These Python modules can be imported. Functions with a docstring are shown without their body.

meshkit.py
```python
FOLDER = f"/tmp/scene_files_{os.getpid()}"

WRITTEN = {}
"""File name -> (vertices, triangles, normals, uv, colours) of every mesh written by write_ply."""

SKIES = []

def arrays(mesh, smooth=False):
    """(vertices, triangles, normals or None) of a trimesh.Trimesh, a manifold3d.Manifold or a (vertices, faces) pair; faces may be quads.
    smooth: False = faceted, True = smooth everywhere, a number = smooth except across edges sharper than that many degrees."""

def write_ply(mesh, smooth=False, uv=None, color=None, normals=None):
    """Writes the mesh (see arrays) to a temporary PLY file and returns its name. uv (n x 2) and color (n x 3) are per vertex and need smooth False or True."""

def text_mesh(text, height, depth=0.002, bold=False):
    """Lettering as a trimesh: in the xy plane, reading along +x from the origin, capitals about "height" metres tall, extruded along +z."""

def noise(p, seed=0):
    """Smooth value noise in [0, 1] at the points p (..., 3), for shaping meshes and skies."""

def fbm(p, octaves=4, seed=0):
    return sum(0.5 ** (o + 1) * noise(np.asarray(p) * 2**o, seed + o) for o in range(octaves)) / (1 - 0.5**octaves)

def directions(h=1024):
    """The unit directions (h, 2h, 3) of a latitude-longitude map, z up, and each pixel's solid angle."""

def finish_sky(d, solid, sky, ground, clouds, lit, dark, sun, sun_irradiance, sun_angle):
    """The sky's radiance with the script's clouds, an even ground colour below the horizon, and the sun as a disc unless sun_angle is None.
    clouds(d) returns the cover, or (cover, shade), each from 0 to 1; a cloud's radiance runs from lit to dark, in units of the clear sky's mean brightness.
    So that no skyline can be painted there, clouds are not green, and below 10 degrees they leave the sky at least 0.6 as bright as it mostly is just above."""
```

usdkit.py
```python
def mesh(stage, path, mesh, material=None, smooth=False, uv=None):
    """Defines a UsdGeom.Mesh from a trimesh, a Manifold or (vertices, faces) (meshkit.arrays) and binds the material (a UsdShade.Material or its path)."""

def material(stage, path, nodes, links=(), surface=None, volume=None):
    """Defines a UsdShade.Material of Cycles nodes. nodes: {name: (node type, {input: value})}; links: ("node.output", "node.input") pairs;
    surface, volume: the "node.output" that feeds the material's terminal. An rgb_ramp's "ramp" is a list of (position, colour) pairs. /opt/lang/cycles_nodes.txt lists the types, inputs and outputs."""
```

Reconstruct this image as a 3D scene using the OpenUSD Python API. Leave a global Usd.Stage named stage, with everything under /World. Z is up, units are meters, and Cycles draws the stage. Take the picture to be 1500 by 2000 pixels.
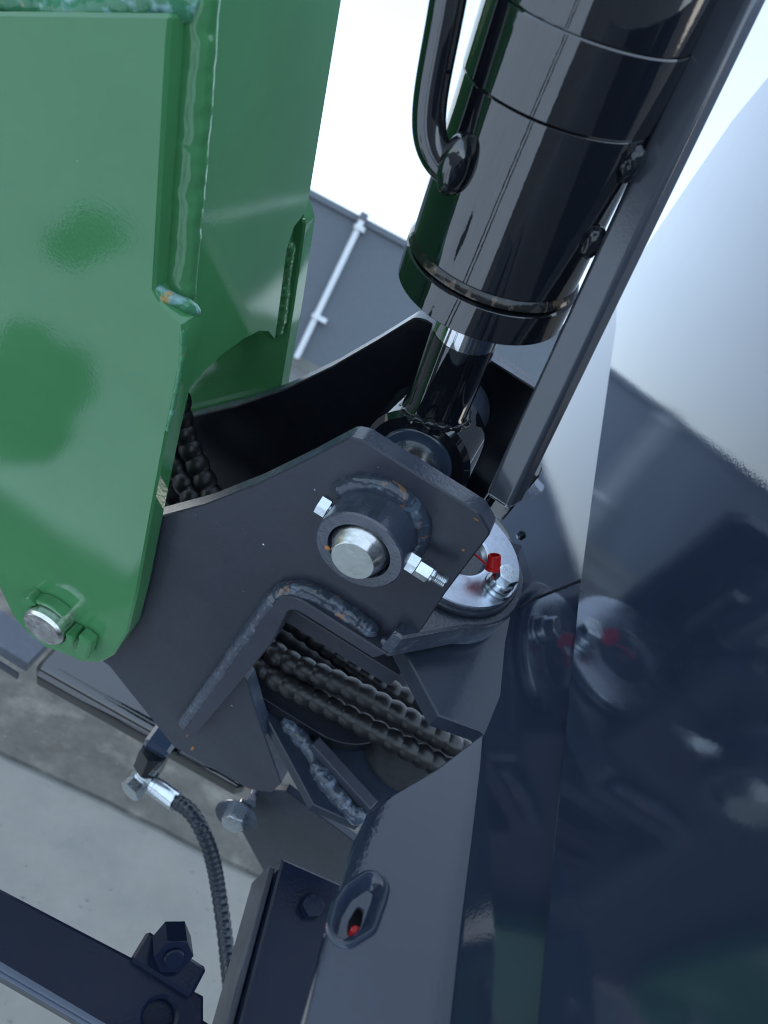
import math, random, numpy as np, trimesh, manifold3d, shapely, mapbox_earcut
from shapely.geometry import Polygon, Point
import usdkit, meshkit
from pxr import Usd, UsdGeom, UsdLux, UsdShade, Gf, Sdf

random.seed(4); np.random.seed(4)
stage = Usd.Stage.CreateInMemory()
UsdGeom.SetStageUpAxis(stage, UsdGeom.Tokens.z); UsdGeom.SetStageMetersPerUnit(stage, 1.0)
UsdGeom.Xform.Define(stage, '/World'); UsdGeom.Scope.Define(stage, '/World/Looks')

# ------------------------------------------------------------------ camera, sky, sun, exposure
CAM_H, PITCH, ROLL, EXPOSURE = 1.30, math.radians(13), math.radians(28), 1.42
SKY, SUN, SUN_EL, SUN_AZ = 0.066, 0.12, math.radians(24), math.radians(-62)   # azimuth: from +y (view direction) towards +x
FOCAL = 1500.0
sp, cp, sr, cr = math.sin(PITCH), math.cos(PITCH), math.sin(ROLL), math.cos(ROLL)
FWD = np.array([0, cp, -sp]); r0 = np.array([1., 0, 0]); u0 = np.array([0, sp, cp])
RIGHT = cr*r0 + sr*u0; UP = -sr*r0 + cr*u0
EYE = np.array([0, 0, CAM_H])
C2W = np.c_[RIGHT, -UP, FWD]                       # x right, y down, z forward -> world
cam = UsdGeom.Camera.Define(stage, '/World/camera')
m4 = np.eye(4); m4[0, :3] = RIGHT; m4[1, :3] = UP; m4[2, :3] = -FWD; m4[3, :3] = EYE
cam.AddTransformOp().Set(Gf.Matrix4d(*m4.ravel().tolist()))
cam.CreateHorizontalApertureAttr(5.5); cam.CreateVerticalApertureAttr(5.5*4/3); cam.CreateFocalLengthAttr(5.5)
cam.CreateFStopAttr(1.8); cam.CreateFocusDistanceAttr(0.56); cam.CreateClippingRangeAttr((0.02, 2000))
cam.CreateExposureAttr(EXPOSURE)

sky = UsdLux.DomeLight.Define(stage, '/World/sky')
sky.GetPrim().SetCustomDataByKey('kind', 'structure')
sm = usdkit.material(stage, '/World/Looks/sky_look', {
    's': ('sky_texture', dict(sky_type='single_scattering', sun_disc=False, sun_elevation=SUN_EL, sun_rotation=SUN_AZ, air_density=1.2, aerosol_density=.8, ozone_density=2.0)),
    'tc': ('texture_coordinate', {}), 'mp': ('mapping', dict(scale=(1, 1, 2.6))),
    'n': ('noise_texture', dict(scale=1.1, detail=3, roughness=.5)),
    'r': ('rgb_ramp', dict(ramp=[(.3, (.50, .50, .50)), (.72, (.74, .74, .74))])),
    'mx': ('mix_color', dict(b=(7.1, 8.9, 11.3))),
    'b': ('background_shader', dict(strength=SKY))},
    [('tc.generated', 'mp.vector'), ('mp.vector', 'n.vector'), ('n.fac', 'r.fac'), ('r.color', 'mx.fac'), ('s.color', 'mx.a'), ('mx.result', 'b.color')], surface='b.background')
UsdShade.MaterialBindingAPI.Apply(sky.GetPrim()).Bind(sm)
sun = UsdLux.DistantLight.Define(stage, '/World/sun')
sun.CreateIntensityAttr(SUN); sun.CreateAngleAttr(14); sun.CreateNormalizeAttr(True); sun.CreateColorAttr(Gf.Vec3f(1, .95, .88))
sun.AddRotateXYZOp().Set(Gf.Vec3f(90-math.degrees(SUN_EL), 0, 180-math.degrees(SUN_AZ)))

# ------------------------------------------------------------------ the machine's own axes: x along the plate, y away from the camera, z up along the hinge pin
_m = np.c_[[.845, .535, .004], [.366, -.583, .726], [.39, -.612, -.688]]
_u, _, _v = np.linalg.svd(_m); MC = _u@_v
OC = np.array([-.0333333, .0516667, 1])*.5
MW = C2W@MC; OW = EYE + C2W@OC
X, Y, Z = np.eye(3)
def U(px, n, d):
    "the point of the machine's plane n.p = d measured at a place of the photograph"
    n = np.asarray(n, float); r = np.array([(px[0]-750)/FOCAL, (px[1]-1000)/FOCAL, 1.])
    rm = MC.T@r; om = MC.T@OC
    return rm*((d+n@om)/(n@rm)) - om
def UY(pts, d): return np.array([U(p, Y, d) for p in pts])
def UZ(pts, d): return np.array([U(p, Z, d) for p in pts])
def UX(pts, d): return np.array([U(p, X, d) for p in pts])
def nrm(v): v = np.asarray(v, float); return v/np.linalg.norm(v)
def ground_at(px, h=0.0):
    r = C2W@np.array([(px[0]-750)/FOCAL, (px[1]-1000)/FOCAL, 1.]); return EYE + r*((h-CAM_H)/r[2])

# ------------------------------------------------------------------ things and parts
used = {}
def fresh(path):
    n = used.get(path, 0); used[path] = n+1
    return path if n == 0 else f'{path}_{n:03d}'
BASE = {}
def thing(name, label, cat, base, group=None, kind=None, world=False):
    p = fresh('/World/'+name); x = UsdGeom.Xform.Define(stage, p); base = np.asarray(base, float)
    m = np.eye(4)
    if world: m[3, :3] = base
    else: m[:3, :3] = MW.T; m[3, :3] = OW + MW@base
    x.AddTransformOp().Set(Gf.Matrix4d(*m.ravel().tolist()))
    BASE[p] = base; d = x.GetPrim()
    if kind: d.SetCustomDataByKey('kind', kind)
    if label: d.SetCustomDataByKey('label', label)
    if cat: d.SetCustomDataByKey('category', cat)
    if group: d.SetCustomDataByKey('group', group)
    return p
def part(parent, name, mesh, mat, smooth=35, label=None):
    p = fresh(parent+'/'+name); base = BASE['/'.join(parent.split('/')[:3])]
    v, f = mesh if isinstance(mesh, tuple) else arr(mesh)
    d = usdkit.mesh(stage, p, trimesh.Trimesh(np.asarray(v)-base, f, process=False), mat, smooth=smooth).GetPrim()
    if label: d.SetCustomDataByKey('label', label)
    return p
def arr(m):
    if isinstance(m, manifold3d.Manifold):
        q = m.to_mesh(); return np.array(q.vert_properties[:, :3], float), np.array(q.tri_verts)
    return np.array(m.vertices), np.array(m.faces)
def join(*ms):
    V, F, n = [], [], 0
    for m in ms:
        v, f = m if isinstance(m, tuple) else arr(m)
        V.append(v); F.append(np.asarray(f)+n); n += len(v)
    return np.vstack(V), np.vstack(F)
def outward(v, f):
    t = trimesh.Trimesh(v, f, process=False)
    return (v, f) if t.volume >= 0 else (v, f[:, ::-1])
def rnd(pts, r, keep=None):
    "round the corners of a polygon"
    p = Polygon(pts).buffer(0)
    if r: p = p.buffer(-r, quad_segs=6).buffer(2*r, quad_segs=6).buffer(-r, quad_segs=6)
    return p.simplify(2e-4)
def inset(r, c, ccw):
    r = np.asarray(r); a = r-np.roll(r, 1, 0); b = np.roll(r, -1, 0)-r
    a /= np.maximum(np.linalg.norm(a, axis=1, keepdims=True), 1e-12); b /= np.maximum(np.linalg.norm(b, axis=1, keepdims=True), 1e-12)
    na, nb = np.c_[-a[:, 1], a[:, 0]], np.c_[-b[:, 1], b[:, 0]]
    m = na+nb; m /= np.maximum((m*m).sum(1, keepdims=True), .4)/2
    return r + m*c
def plate(poly, t, o, ax, ay, an, c=.0009):
    "a bevelled plate: the polygon in the ax, ay plane through o, thick t along an"
    poly = shapely.geometry.polygon.orient(poly if isinstance(poly, Polygon) else Polygon(poly))
    rings = [np.array(poly.exterior.coords)[:-1]] + [np.array(i.coords)[:-1] for i in poly.interiors]
    V, F, n = [], [], 0
    lay = [(c, 0), (0, c), (0, t-c), (c, t)] if c else [(0, 0), (0, t)]
    caps = [[], []]
    for r in rings:
        k = len(r); ids = []
        for ins, h in lay:
            q = inset(r, ins, True) if ins else r
            V.append(np.c_[q, np.full(k, h)]); ids.append(np.arange(n, n+k)); n += k
        for a, b in zip(ids[:-1], ids[1:]):
            a2, b2 = np.roll(a, -1), np.roll(b, -1)
            F += [np.c_[a, a2, b2], np.c_[a, b2, b]]
        caps[0].append(ids[0]); caps[1].append(ids[-1])
    V = np.vstack(V)
    ends = np.cumsum([len(r) for r in rings]).astype(np.uint32)
    flat = np.vstack(rings)
    tri = mapbox_earcut.triangulate_float64(flat, ends).reshape(-1, 3).astype(int)
    for k, cp_ in enumerate(caps):
        ids = np.concatenate(cp_); F.append(ids[tri] if k else ids[tri][:, ::-1])
    F = np.vstack(F)
    P3 = np.asarray(o) + V[:, :1]*ax + V[:, 1:2]*ay + V[:, 2:]*an
    return outward(P3, F)
def yplate(pts, y, t, r=0, holes=(), c=.0009):
    "plate with its near face at y, thick t away from the camera; pts (x, z)"
    p = rnd(pts, r) if not isinstance(pts, Polygon) else pts
    for h in holes: p = p.difference(h)
    return plate(p, t, Y*y, X, Z, Y, c)
def zplate(pts, z, t, r=0, holes=(), c=.0009):
    "plate with its upper face at z, thick t downwards; pts (x, y)"
    p = rnd(pts, r) if not isinstance(pts, Polygon) else pts
    for h in holes: p = p.difference(h)
    return plate(p, t, Z*z, X, Y, -Z, c)
def xz(a): return np.asarray(a)[:, [0, 2]]
def xy(a): return np.asarray(a)[:, [0, 1]]
def frame(d, hint=None):
    d = nrm(d); h = np.asarray(hint, float) if hint is not None else (Z if abs(d[2]) < .9 else X)
    a = nrm(np.cross(h, d)); return a, np.cross(d, a), d
def lathe(prof, o, d, n=48, close=False):
    "turn a profile of (radius, height) about the axis d through o"
    a, b, d = frame(d); prof = np.asarray(prof, float); t = np.linspace(0, 2*np.pi, n, endpoint=False)
    ring = np.cos(t)[:, None]*a + np.sin(t)[:, None]*b
    V = np.vstack([np.asarray(o) + ring*max(r, 1e-5) + d*h for r, h in prof]); F = []
    k = len(prof); pairs = list(zip(range(k-1), range(1, k))) + ([(k-1, 0)] if close else [])
    i = np.arange(n); j = (i+1) % n
    for p, q in pairs: F += [np.c_[p*n+i, p*n+j, q*n+j], np.c_[p*n+i, q*n+j, q*n+i]]
    return outward(V, np.vstack(F))
def cyl(o, d, r, h, c=.0008, n=48):
    return lathe([(0, 0), (r-c, 0), (r, c), (r, h-c), (r-c, h), (0, h)], o, d, n)
def ringm(o, d, r0_, r1, h, c=.0008, n=56):
    return lathe([(r0_, 0), (r1-c, 0), (r1, c), (r1, h-c), (r1-c, h), (r0_+c, h), (r0_, h-c)], o, d, n, close=True)
def spline(pts, n):
    from scipy.interpolate import CubicSpline
    p = np.asarray(pts, float); s = np.r_[0, np.cumsum(np.linalg.norm(np.diff(p, axis=0), axis=1))]
    return CubicSpline(s, p)(np.linspace(0, s[-1], n)), s[-1]
def polyline(pts, n):
    p = np.asarray(pts, float); s = np.r_[0, np.cumsum(np.linalg.norm(np.diff(p, axis=0), axis=1))]; q = np.linspace(0, s[-1], n)
    return np.c_[[np.interp(q, s, p[:, k]) for k in range(3)]].T
def tube(p, r, n=20, cap=True, flat=None):
    p = np.asarray(p, float); k = len(p); r = np.broadcast_to(np.asarray(r, float), (k,)) if np.ndim(r) < 2 else r
    t = np.gradient(p, axis=0); t /= np.linalg.norm(t, axis=1, keepdims=True)
    a = frame(t[0])[0]; V = []
    th = np.linspace(0, 2*np.pi, n, endpoint=False)
    for i in range(k):
        a = nrm(a - t[i]*(a@t[i])); b = np.cross(t[i], a)
        ri = r[i] if np.ndim(r) == 1 else r[i][:, None]
        V.append(p[i] + (np.cos(th)[:, None]*a + np.sin(th)[:, None]*b)*ri)
    V = np.vstack(V); F = []; i = np.arange(n); j = (i+1) % n
    for q in range(k-1): F += [np.c_[q*n+i, q*n+j, (q+1)*n+j], np.c_[q*n+i, (q+1)*n+j, (q+1)*n+i]]
    if cap:
        V = np.vstack([V, p[0], p[-1]]); m = len(V)
        F += [np.c_[np.full(n, m-2), j, i], np.c_[np.full(n, m-1), (k-1)*n+i, (k-1)*n+j]]
    return outward(V, np.vstack(F))
def bead(pts, r, seed=0, rough=.2, ripple=.06, step=.0011, squash=None):
    "a weld bead: lumpy, rippled, its ends tapered"
    pts = np.asarray(pts, float); L = np.linalg.norm(np.diff(pts, axis=0), axis=1).sum(); k = max(12, int(L/step))
    p = polyline(pts, k)
    for _ in range(3): p[1:-1] = (p[:-2]+2*p[1:-1]+p[2:])/4
    s = np.linspace(0, L, k)
    wob = meshkit.fbm(np.c_[s/(r*2.2), np.full(k, seed*7.3), np.zeros(k)], 3, seed)-.5
    rr = r*(1 + rough*2*wob + ripple*np.abs(np.sin(s/(r*.5)*np.pi/2)))
    rr *= np.clip(np.minimum(s, L-s)/(r*1.2)+.25, 0, 1)**.5
    v, f = tube(p, rr, 14)
    v += (meshkit.fbm(v/(r*.9), 2, seed+5)[:, None]-.5)*r*.5*nrm(np.array([.3, -.6, .7]))
    if squash: v[:, 1] = squash[0]+(v[:, 1]-squash[0])*squash[1]
    return v, f
def hexm(o, d, af, h, hint=None, cone=True):
    R = af/math.sqrt(3)
    m = manifold3d.CrossSection([[(R*math.cos(k*math.pi/3), R*math.sin(k*math.pi/3)) for k in range(6)]]).extrude(h)
    if cone:
        c = (R-af/2)*.6; q = manifold3d.CrossSection([[(0, 0), (R+.001, 0), (R+.001, h-c*.9), (af/2*.95, h), (0, h)]]).revolve(48); m = m ^ q
    v, f = arr(m); a, b, d = frame(d, hint)
    return outward(np.asarray(o) + v[:, :1]*a + v[:, 1:2]*b + v[:, 2:]*d, f)
def threads(o, d, r, h, pitch=.00125):
    k = int(h/pitch*6); s = np.linspace(0, h, k)
    prof = [(0, 0)] + [(r*(1-.13*abs(((x/pitch) % 1)*2-1)), x) for x in s] + [(0, h)]
    return lathe(prof, o, d, 28)
def box(lo, hi, c=.0012):
    lo, hi = np.minimum(lo, hi), np.maximum(lo, hi); s = np.array(hi)-lo; c = min(c, s.min()*.3)
    pts = []
    for i in range(3):
        e = np.full(3, c); e[i] = 0
        for k in range(8): pts.append([hi[a]-e[a] if k >> a & 1 else lo[a]+e[a] for a in range(3)])
    return manifold3d.Manifold.hull_points(np.array(pts))

# ------------------------------------------------------------------ materials
def paint(name, color, rough=.25, orange=.0, oscale=900, specks=None, grime=None, coat=0., ior=1.5, var=.12, big=0., bigscale=9):
    nodes = {'g': ('geometry', {}), 'n': ('noise_texture', dict(scale=14, detail=5, roughness=.6)),
             'r': ('rgb_ramp', dict(ramp=[(.3, tuple(c*(1-var) for c in color)), (.7, tuple(c*(1+var) for c in color))])),
             'rn': ('noise_texture', dict(scale=33, detail=6, roughness=.65)),
             'rr': ('map_range', dict(from_min=.3, from_max=.7, to_min=rough*.8, to_max=rough*1.25)),
             'p': ('principled_bsdf', dict(ior=ior, coat_weight=coat, coat_roughness=.04))}
    links = [('g.position', 'n.vector'), ('g.position', 'rn.vector'), ('n.fac', 'r.fac'), ('rn.fac', 'rr.value'), ('rr.result', 'p.roughness')]
    col = 'r.color'
    if grime:
        gc, lo, hi, sc = grime
        nodes |= {'gn': ('noise_texture', dict(scale=sc, detail=8, roughness=.7)), 'gr': ('rgb_ramp', dict(ramp=[(lo, (0, 0, 0)), (hi, (1, 1, 1))])), 'gm': ('mix_color', dict(b=gc))}
        links += [('g.position', 'gn.vector'), ('gn.fac', 'gr.fac'), ('gr.color', 'gm.fac'), (col, 'gm.a')]; col = 'gm.result'
    if specks:
        sc_, sz, amt = specks
        nodes |= {'v': ('voronoi_texture', dict(scale=sc_, feature='f1')), 'vm': ('noise_texture', dict(scale=sc_*.13, detail=2)),
                  'vt': ('map_range', dict(from_min=.58, from_max=.75, to_min=0, to_max=sz, clamp=True)), 'vl': ('math', dict(math_type='less_than')),
                  'sm': ('mix_color', dict(b=amt))}
        links += [('g.position', 'v.vector'), ('g.position', 'vm.vector'), ('vm.fac', 'vt.value'), ('v.distance', 'vl.value1'), ('vt.result', 'vl.value2'), ('vl.value', 'sm.fac'), (col, 'sm.a')]
        col = 'sm.result'
    links.append((col, 'p.base_color'))
    nrm_ = None
    if big:
        nodes |= {'bn': ('noise_texture', dict(scale=bigscale, detail=1)), 'bb': ('bump', dict(strength=big, distance=.02))}
        links += [('g.position', 'bn.vector'), ('bn.fac', 'bb.height')]; nrm_ = 'bb.normal'
    if orange:
        nodes |= {'on': ('noise_texture', dict(scale=oscale, detail=2)), 'ob': ('bump', dict(strength=orange, distance=.0006))}
        links += [('g.position', 'on.vector'), ('on.fac', 'ob.height')]
        if nrm_: links.append((nrm_, 'ob.normal'))
        nrm_ = 'ob.normal'
    if nrm_: links.append((nrm_, 'p.normal'))
    return usdkit.material(stage, '/World/Looks/'+name, nodes, links, surface='p.BSDF')
def metal(name, color, rough, scale=(1, 1, 1), bump=.15, nscale=300, dirt=None):
    nodes = {'g': ('geometry', {}), 'mp': ('mapping', dict(scale=scale)), 'n': ('noise_texture', dict(scale=nscale, detail=4)),
             'rr': ('map_range', dict(from_min=.3, from_max=.7, to_min=rough*.7, to_max=rough*1.4)),
             'b': ('bump', dict(strength=bump, distance=.0006)),
             'dn': ('noise_texture', dict(scale=90, detail=6, roughness=.7)), 'dr': ('rgb_ramp', dict(ramp=[(.52, (0, 0, 0)), (.75, (1, 1, 1))])), 'dm': ('mix_color', dict(a=color, b=dirt or tuple(c*.75 for c in color))),
             'p': ('principled_bsdf', dict(metallic=1.0))}
    return usdkit.material(stage, '/World/Looks/'+name, nodes, [('g.position', 'mp.vector'), ('mp.vector', 'n.vector'), ('n.fac', 'rr.value'), ('rr.result', 'p.roughness'), ('n.fac', 'b.height'), ('b.normal', 'p.normal'),
        ('g.position', 'dn.vector'), ('dn.fac', 'dr.fac'), ('dr.color', 'dm.fac'), ('dm.result', 'p.base_color')], surface='p.BSDF')
def weldmat(name, base, bare_sheen, primer, rough=.22, lo=.55):  # second colour: bare tone and sky reflections painted as pale patches
    nodes = {'g': ('geometry', {}), 'n': ('noise_texture', dict(scale=85, detail=3, roughness=.5)), 'n2': ('noise_texture', dict(scale=95, detail=4, roughness=.6, distortion=.6)),
             'r1': ('rgb_ramp', dict(ramp=[(lo, (0, 0, 0)), (lo+.07, (1, 1, 1))])), 'r2': ('rgb_ramp', dict(ramp=[(lo+.04, (0, 0, 0)), (lo+.09, (1, 1, 1))])),
             'm1': ('mix_color', dict(a=base, b=bare_sheen)), 'm2': ('mix_color', dict(b=primer)), 'bn': ('noise_texture', dict(scale=260, detail=2)), 'b': ('bump', dict(strength=.25, distance=.001)),
             'p': ('principled_bsdf', dict(roughness=rough, coat_weight=.3))}
    return usdkit.material(stage, '/World/Looks/'+name, nodes, [('g.position', 'n.vector'), ('g.position', 'n2.vector'), ('g.position', 'bn.vector'), ('n.fac', 'r1.fac'), ('n2.fac', 'r2.fac'), ('r1.color', 'm1.fac'),
        ('m1.result', 'm2.a'), ('r2.color', 'm2.fac'), ('m2.result', 'p.base_color'), ('bn.fac', 'b.height'), ('b.normal', 'p.normal')], surface='p.BSDF')
K = {}
K['plate'] = paint('satin_grey_paint', (.026, .029, .042), .34, ior=1.5, orange=.25, oscale=1100, specks=(85, .12, (.11, .11, .12)), grime=((.036, .038, .047), .55, .8, 26), var=.1)
K['edge'] = paint('skylit_edge_paint', (.028, .036, .054), .24, ior=1.8, orange=.4, oscale=420, grime=((.075, .10, .135), .54, .76, 45))  # bluer and paler than the plate faces: sky light painted into the edges
K['gloss_edge'] = paint('slate_blue_gloss', (.020, .030, .050), .13, ior=1.7, orange=.1, oscale=300, big=.02, bigscale=30)
K['chassis'] = paint('slate_gloss_paint', (.016, .0235, .042), .045, ior=1.65, orange=.045, oscale=520, specks=(210, .05, (.20, .23, .28)), big=.006, bigscale=14, var=.08)
K['chassis_soft'] = paint('slate_soft_paint', (.012, .017, .028), .22, orange=.15, oscale=500, specks=(300, .1, (.2, .22, .26)))
K['black'] = paint('black_gloss_paint', (.003, .0035, .005), .035, ior=2.1, orange=.03, oscale=260, specks=(160, .05, (.10, .09, .08)), big=.006, bigscale=16)
K['strut'] = paint('charcoal_gloss_paint', (.034, .039, .050), .14, ior=1.85, orange=.05, oscale=700)
K['green'] = paint('green_gloss_paint', (.050, .188, .070), .07, ior=1.65, specks=(150, .08, (.35, .42, .36)), orange=.05, oscale=500, big=.02, bigscale=9, var=.05)
K['navy'] = paint('navy_paint', (.0035, .0058, .0145), .20, ior=1.3, orange=.2, oscale=420, specks=(160, .1, (.12, .14, .18)))
K['zinc'] = metal('zinc_plating', (.74, .80, .84), .20, nscale=240, bump=.08)
K['disc'] = metal('brushed_disc', (.60, .65, .74), .26, nscale=60, bump=.0)
K['pin'] = metal('turned_steel', (.78, .78, .76), .22, nscale=120, bump=.5, dirt=(.55, .55, .50))
K['chrome'] = metal('chrome', (.78, .79, .80), .06, nscale=300, bump=.02)
K['ring'] = weldmat('ring_weld', (.008, .008, .008), (.03, .028, .026), (.10, .075, .055), rough=.12, lo=.52)
K['pin_face'] = metal('sawn_steel', (.50, .53, .50), .5, nscale=160, bump=.6, dirt=(.36, .38, .34))
K['red'] = paint('red_plastic', (.62, .012, .016), .28, var=.05)
K['rubber'] = paint('black_rubber', (.0045, .0045, .0055), .34, ior=1.55, orange=.1, oscale=500)
K['inner_shade'] = paint('shaded_inner_paint', (.004, .005, .008), .22, ior=1.4, orange=.2, oscale=600, specks=(200, .1, (.12, .12, .13)))  # near-black copy of the grey paint: shade between the plates put into colour
K['hose'] = paint('hose_wrap', (.012, .016, .024), .22, orange=.6, oscale=170, grime=((.10, .13, .17), .62, .75, 80))
K['weld'] = weldmat('grey_weld', (.030, .040, .058), (.075, .10, .135), (.19, .11, .065), lo=.56, rough=.10)
K['weld_blue'] = weldmat('blue_weld', (.03, .040, .056), (.085, .11, .15), (.08, .10, .13), lo=.53, rough=.10)
K['weld_black'] = weldmat('black_weld', (.006, .007, .009), (.05, .055, .06), (.3, .16, .07), lo=.66, rough=.08)
K['weld_green'] = weldmat('green_weld', (.05, .20, .085), (.12, .30, .20), (.45, .28, .10), lo=.60, rough=.08)
K['weld_green_sheen'] = weldmat('sheen_green_weld', (.05, .20, .10), (.20, .38, .36), (.48, .30, .11), lo=.56, rough=.06)  # light blue patches are sky reflection painted onto the green weld
K['yard'] = paint('yard_asphalt', (.075, .078, .082), .9, orange=.5, oscale=120, grime=((.11, .11, .108), .5, .75, 2), var=.15)
K['grit'] = paint('grit_crumbs', (.19, .19, .18), .9)
K['added_apron'] = paint('pale_added_apron', (.72, .735, .75), .85, grime=((.62, .63, .64), .5, .75, 2), var=.06)
K['reflection_dark'] = paint('reflection_patch', (.02, .02, .021), .4)
K['concrete'] = paint('concrete', (.200, .202, .186), .85, orange=.5, oscale=300, specks=(45, .2, (.12, .125, .12)), grime=((.14, .15, .145), .45, .75, 7), var=.1)
K['asphalt'] = paint('dusty_dark_slab', (.080, .079, .070), .8, orange=.6, oscale=220, specks=(60, .22, (.16, .155, .14)), grime=((.18, .175, .15), .5, .72, 9), var=.25)
K['wall'] = paint('grey_cladding', (.125, .145, .17), .5, var=.05)
K['white'] = paint('white_paint', (.8, .82, .84), .4, var=.03)
K['hole_shade'] = paint('cavity_shade', (.003, .003, .004), .6)  # near-black sheets that stand for the shade inside openings
K['foam'] = paint('black_foam', (.012, .014, .017), .7, orange=.8, oscale=120)

# ------------------------------------------------------------------ ground, yard, building
def flat(pts, z, t, c=0):
    return plate(Polygon(np.asarray(pts)[:, :2]), t, Z*z, X, Y, -Z, c)
g = thing('ground', 'pale grey concrete yard under the machine', 'ground', (0, 0, 0), kind='structure', world=True)
part(g, 'yard_slab', flat([(-70, -70), (70, -70), (70, 160), (-70, 160)], 0, .2), K['yard'], False)
ap = thing('added_apron', 'added pale ground slabs out of view, placed for reflections in the green arm and black cylinder', 'paving', (0, 0, 0), kind='structure', world=True)
part(ap, 'slab', flat([(-3.2, -1.7), (-.47, -1.7), (-.47, .55), (-3.2, .55)], .004, .0035), K['added_apron'], False)  # slabs and gaps added out of view to shape the cylinder's reflected band
part(ap, 'slab', flat([(-.43, -1.7), (-.37, -1.7), (-.37, .3), (-.43, .3)], .004, .0035), K['added_apron'], False)
part(ap, 'slab', flat([(-.33, -1.7), (.12, -1.7), (.16, .3), (-.33, .3)], .004, .0035), K['added_apron'], False)
for cx_, cy_, r_ in ((-1.05, -.06, .085), (-.92, .33, .15)):
    an_ = np.linspace(0, 2*np.pi, 40, endpoint=False); rr_ = r_*(.45+1.1*meshkit.fbm(np.c_[np.cos(an_)*1.6+cx_*9, np.sin(an_)*1.6, 0*an_], 3, 2))
    part(ap, 'reflection_patch', flat(np.c_[cx_+rr_*np.cos(an_), cy_+rr_*np.sin(an_)], .0055, .0012), K['reflection_dark'], False)  # dark sheets added out of view for dark reflections in the green arm
bay = thing('work_bay', 'grey concrete bay floor directly below the machine', 'paving', (0, 0, 0), kind='structure', world=True)
part(bay, 'slab', flat(np.array(Polygon([ground_at(p)[:2] for p in [(-300, 1200), (700, 1500), (700, 2300), (-300, 2300)]]).convex_hull.buffer(.25).exterior.coords)[:-1], .010, .003), K['concrete'], False)
ks = ground_at((597, 745)); part(bay, 'kerb_strip', flat([(wall_x, ks[1]-1.2) for wall_x in (-9, 4)]+[(4, ks[1]+1.2), (-9, ks[1]+1.2)], .012, .003), K['concrete'], False)
a, b = ground_at((0, 1462), .02), ground_at((530, 1720), .02)
d = nrm(b-a); q = np.array([-d[1], d[0], 0]); q = q if q[1] > 0 else -q
n = 60; s = np.linspace(-1.2, 2.6, n); j = (meshkit.fbm(np.c_[s*14, s*0, s*0], 4, 3)-.5)*.02
edge = a[:2] + np.outer(s, d[:2]) + np.outer(j, q[:2])
asp = thing('slab_strip', 'dark dusty slab strip with a broken edge beside the pale concrete', 'paving', (0, 0, 0), kind='structure', world=True)
wide = a[:2] + np.outer([2.6, -1.2], d[:2]) + q[:2]*1.4
part(asp, 'slab', flat(np.vstack([edge, wide]), .02, .019), K['asphalt'], False)
gv, gf, gn = [], [], 0
for i in range(160):   # grit lying on the bay and the dark strip
    px_ = (random.uniform(-20, 560), random.uniform(1330, 2010)); g0 = ground_at(px_, .010); sz = .0012*random.uniform(.5, 1)**3*3
    w = trimesh.creation.icosphere(1); wv = np.array(w.vertices)*(.7+.6*np.random.rand(len(w.vertices)))[:, None]*[1, 1, .6]*sz
    onstrip = (g0[:2]-a[:2])@q[:2] > .012
    gv.append(wv+g0+[0, 0, .0105 if onstrip else 0]); gf.append(np.array(w.faces)+gn); gn += len(wv)
gr = thing('grit', 'fine grit and crumbs scattered on the concrete below the machine', 'grit', (0, 0, 0), kind='stuff', world=True)
part(gr, 'crumbs', (np.vstack(gv), np.vstack(gf)), K['grit'], False)
wb = ground_at((597, 725)); WD = wb[1]
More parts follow.
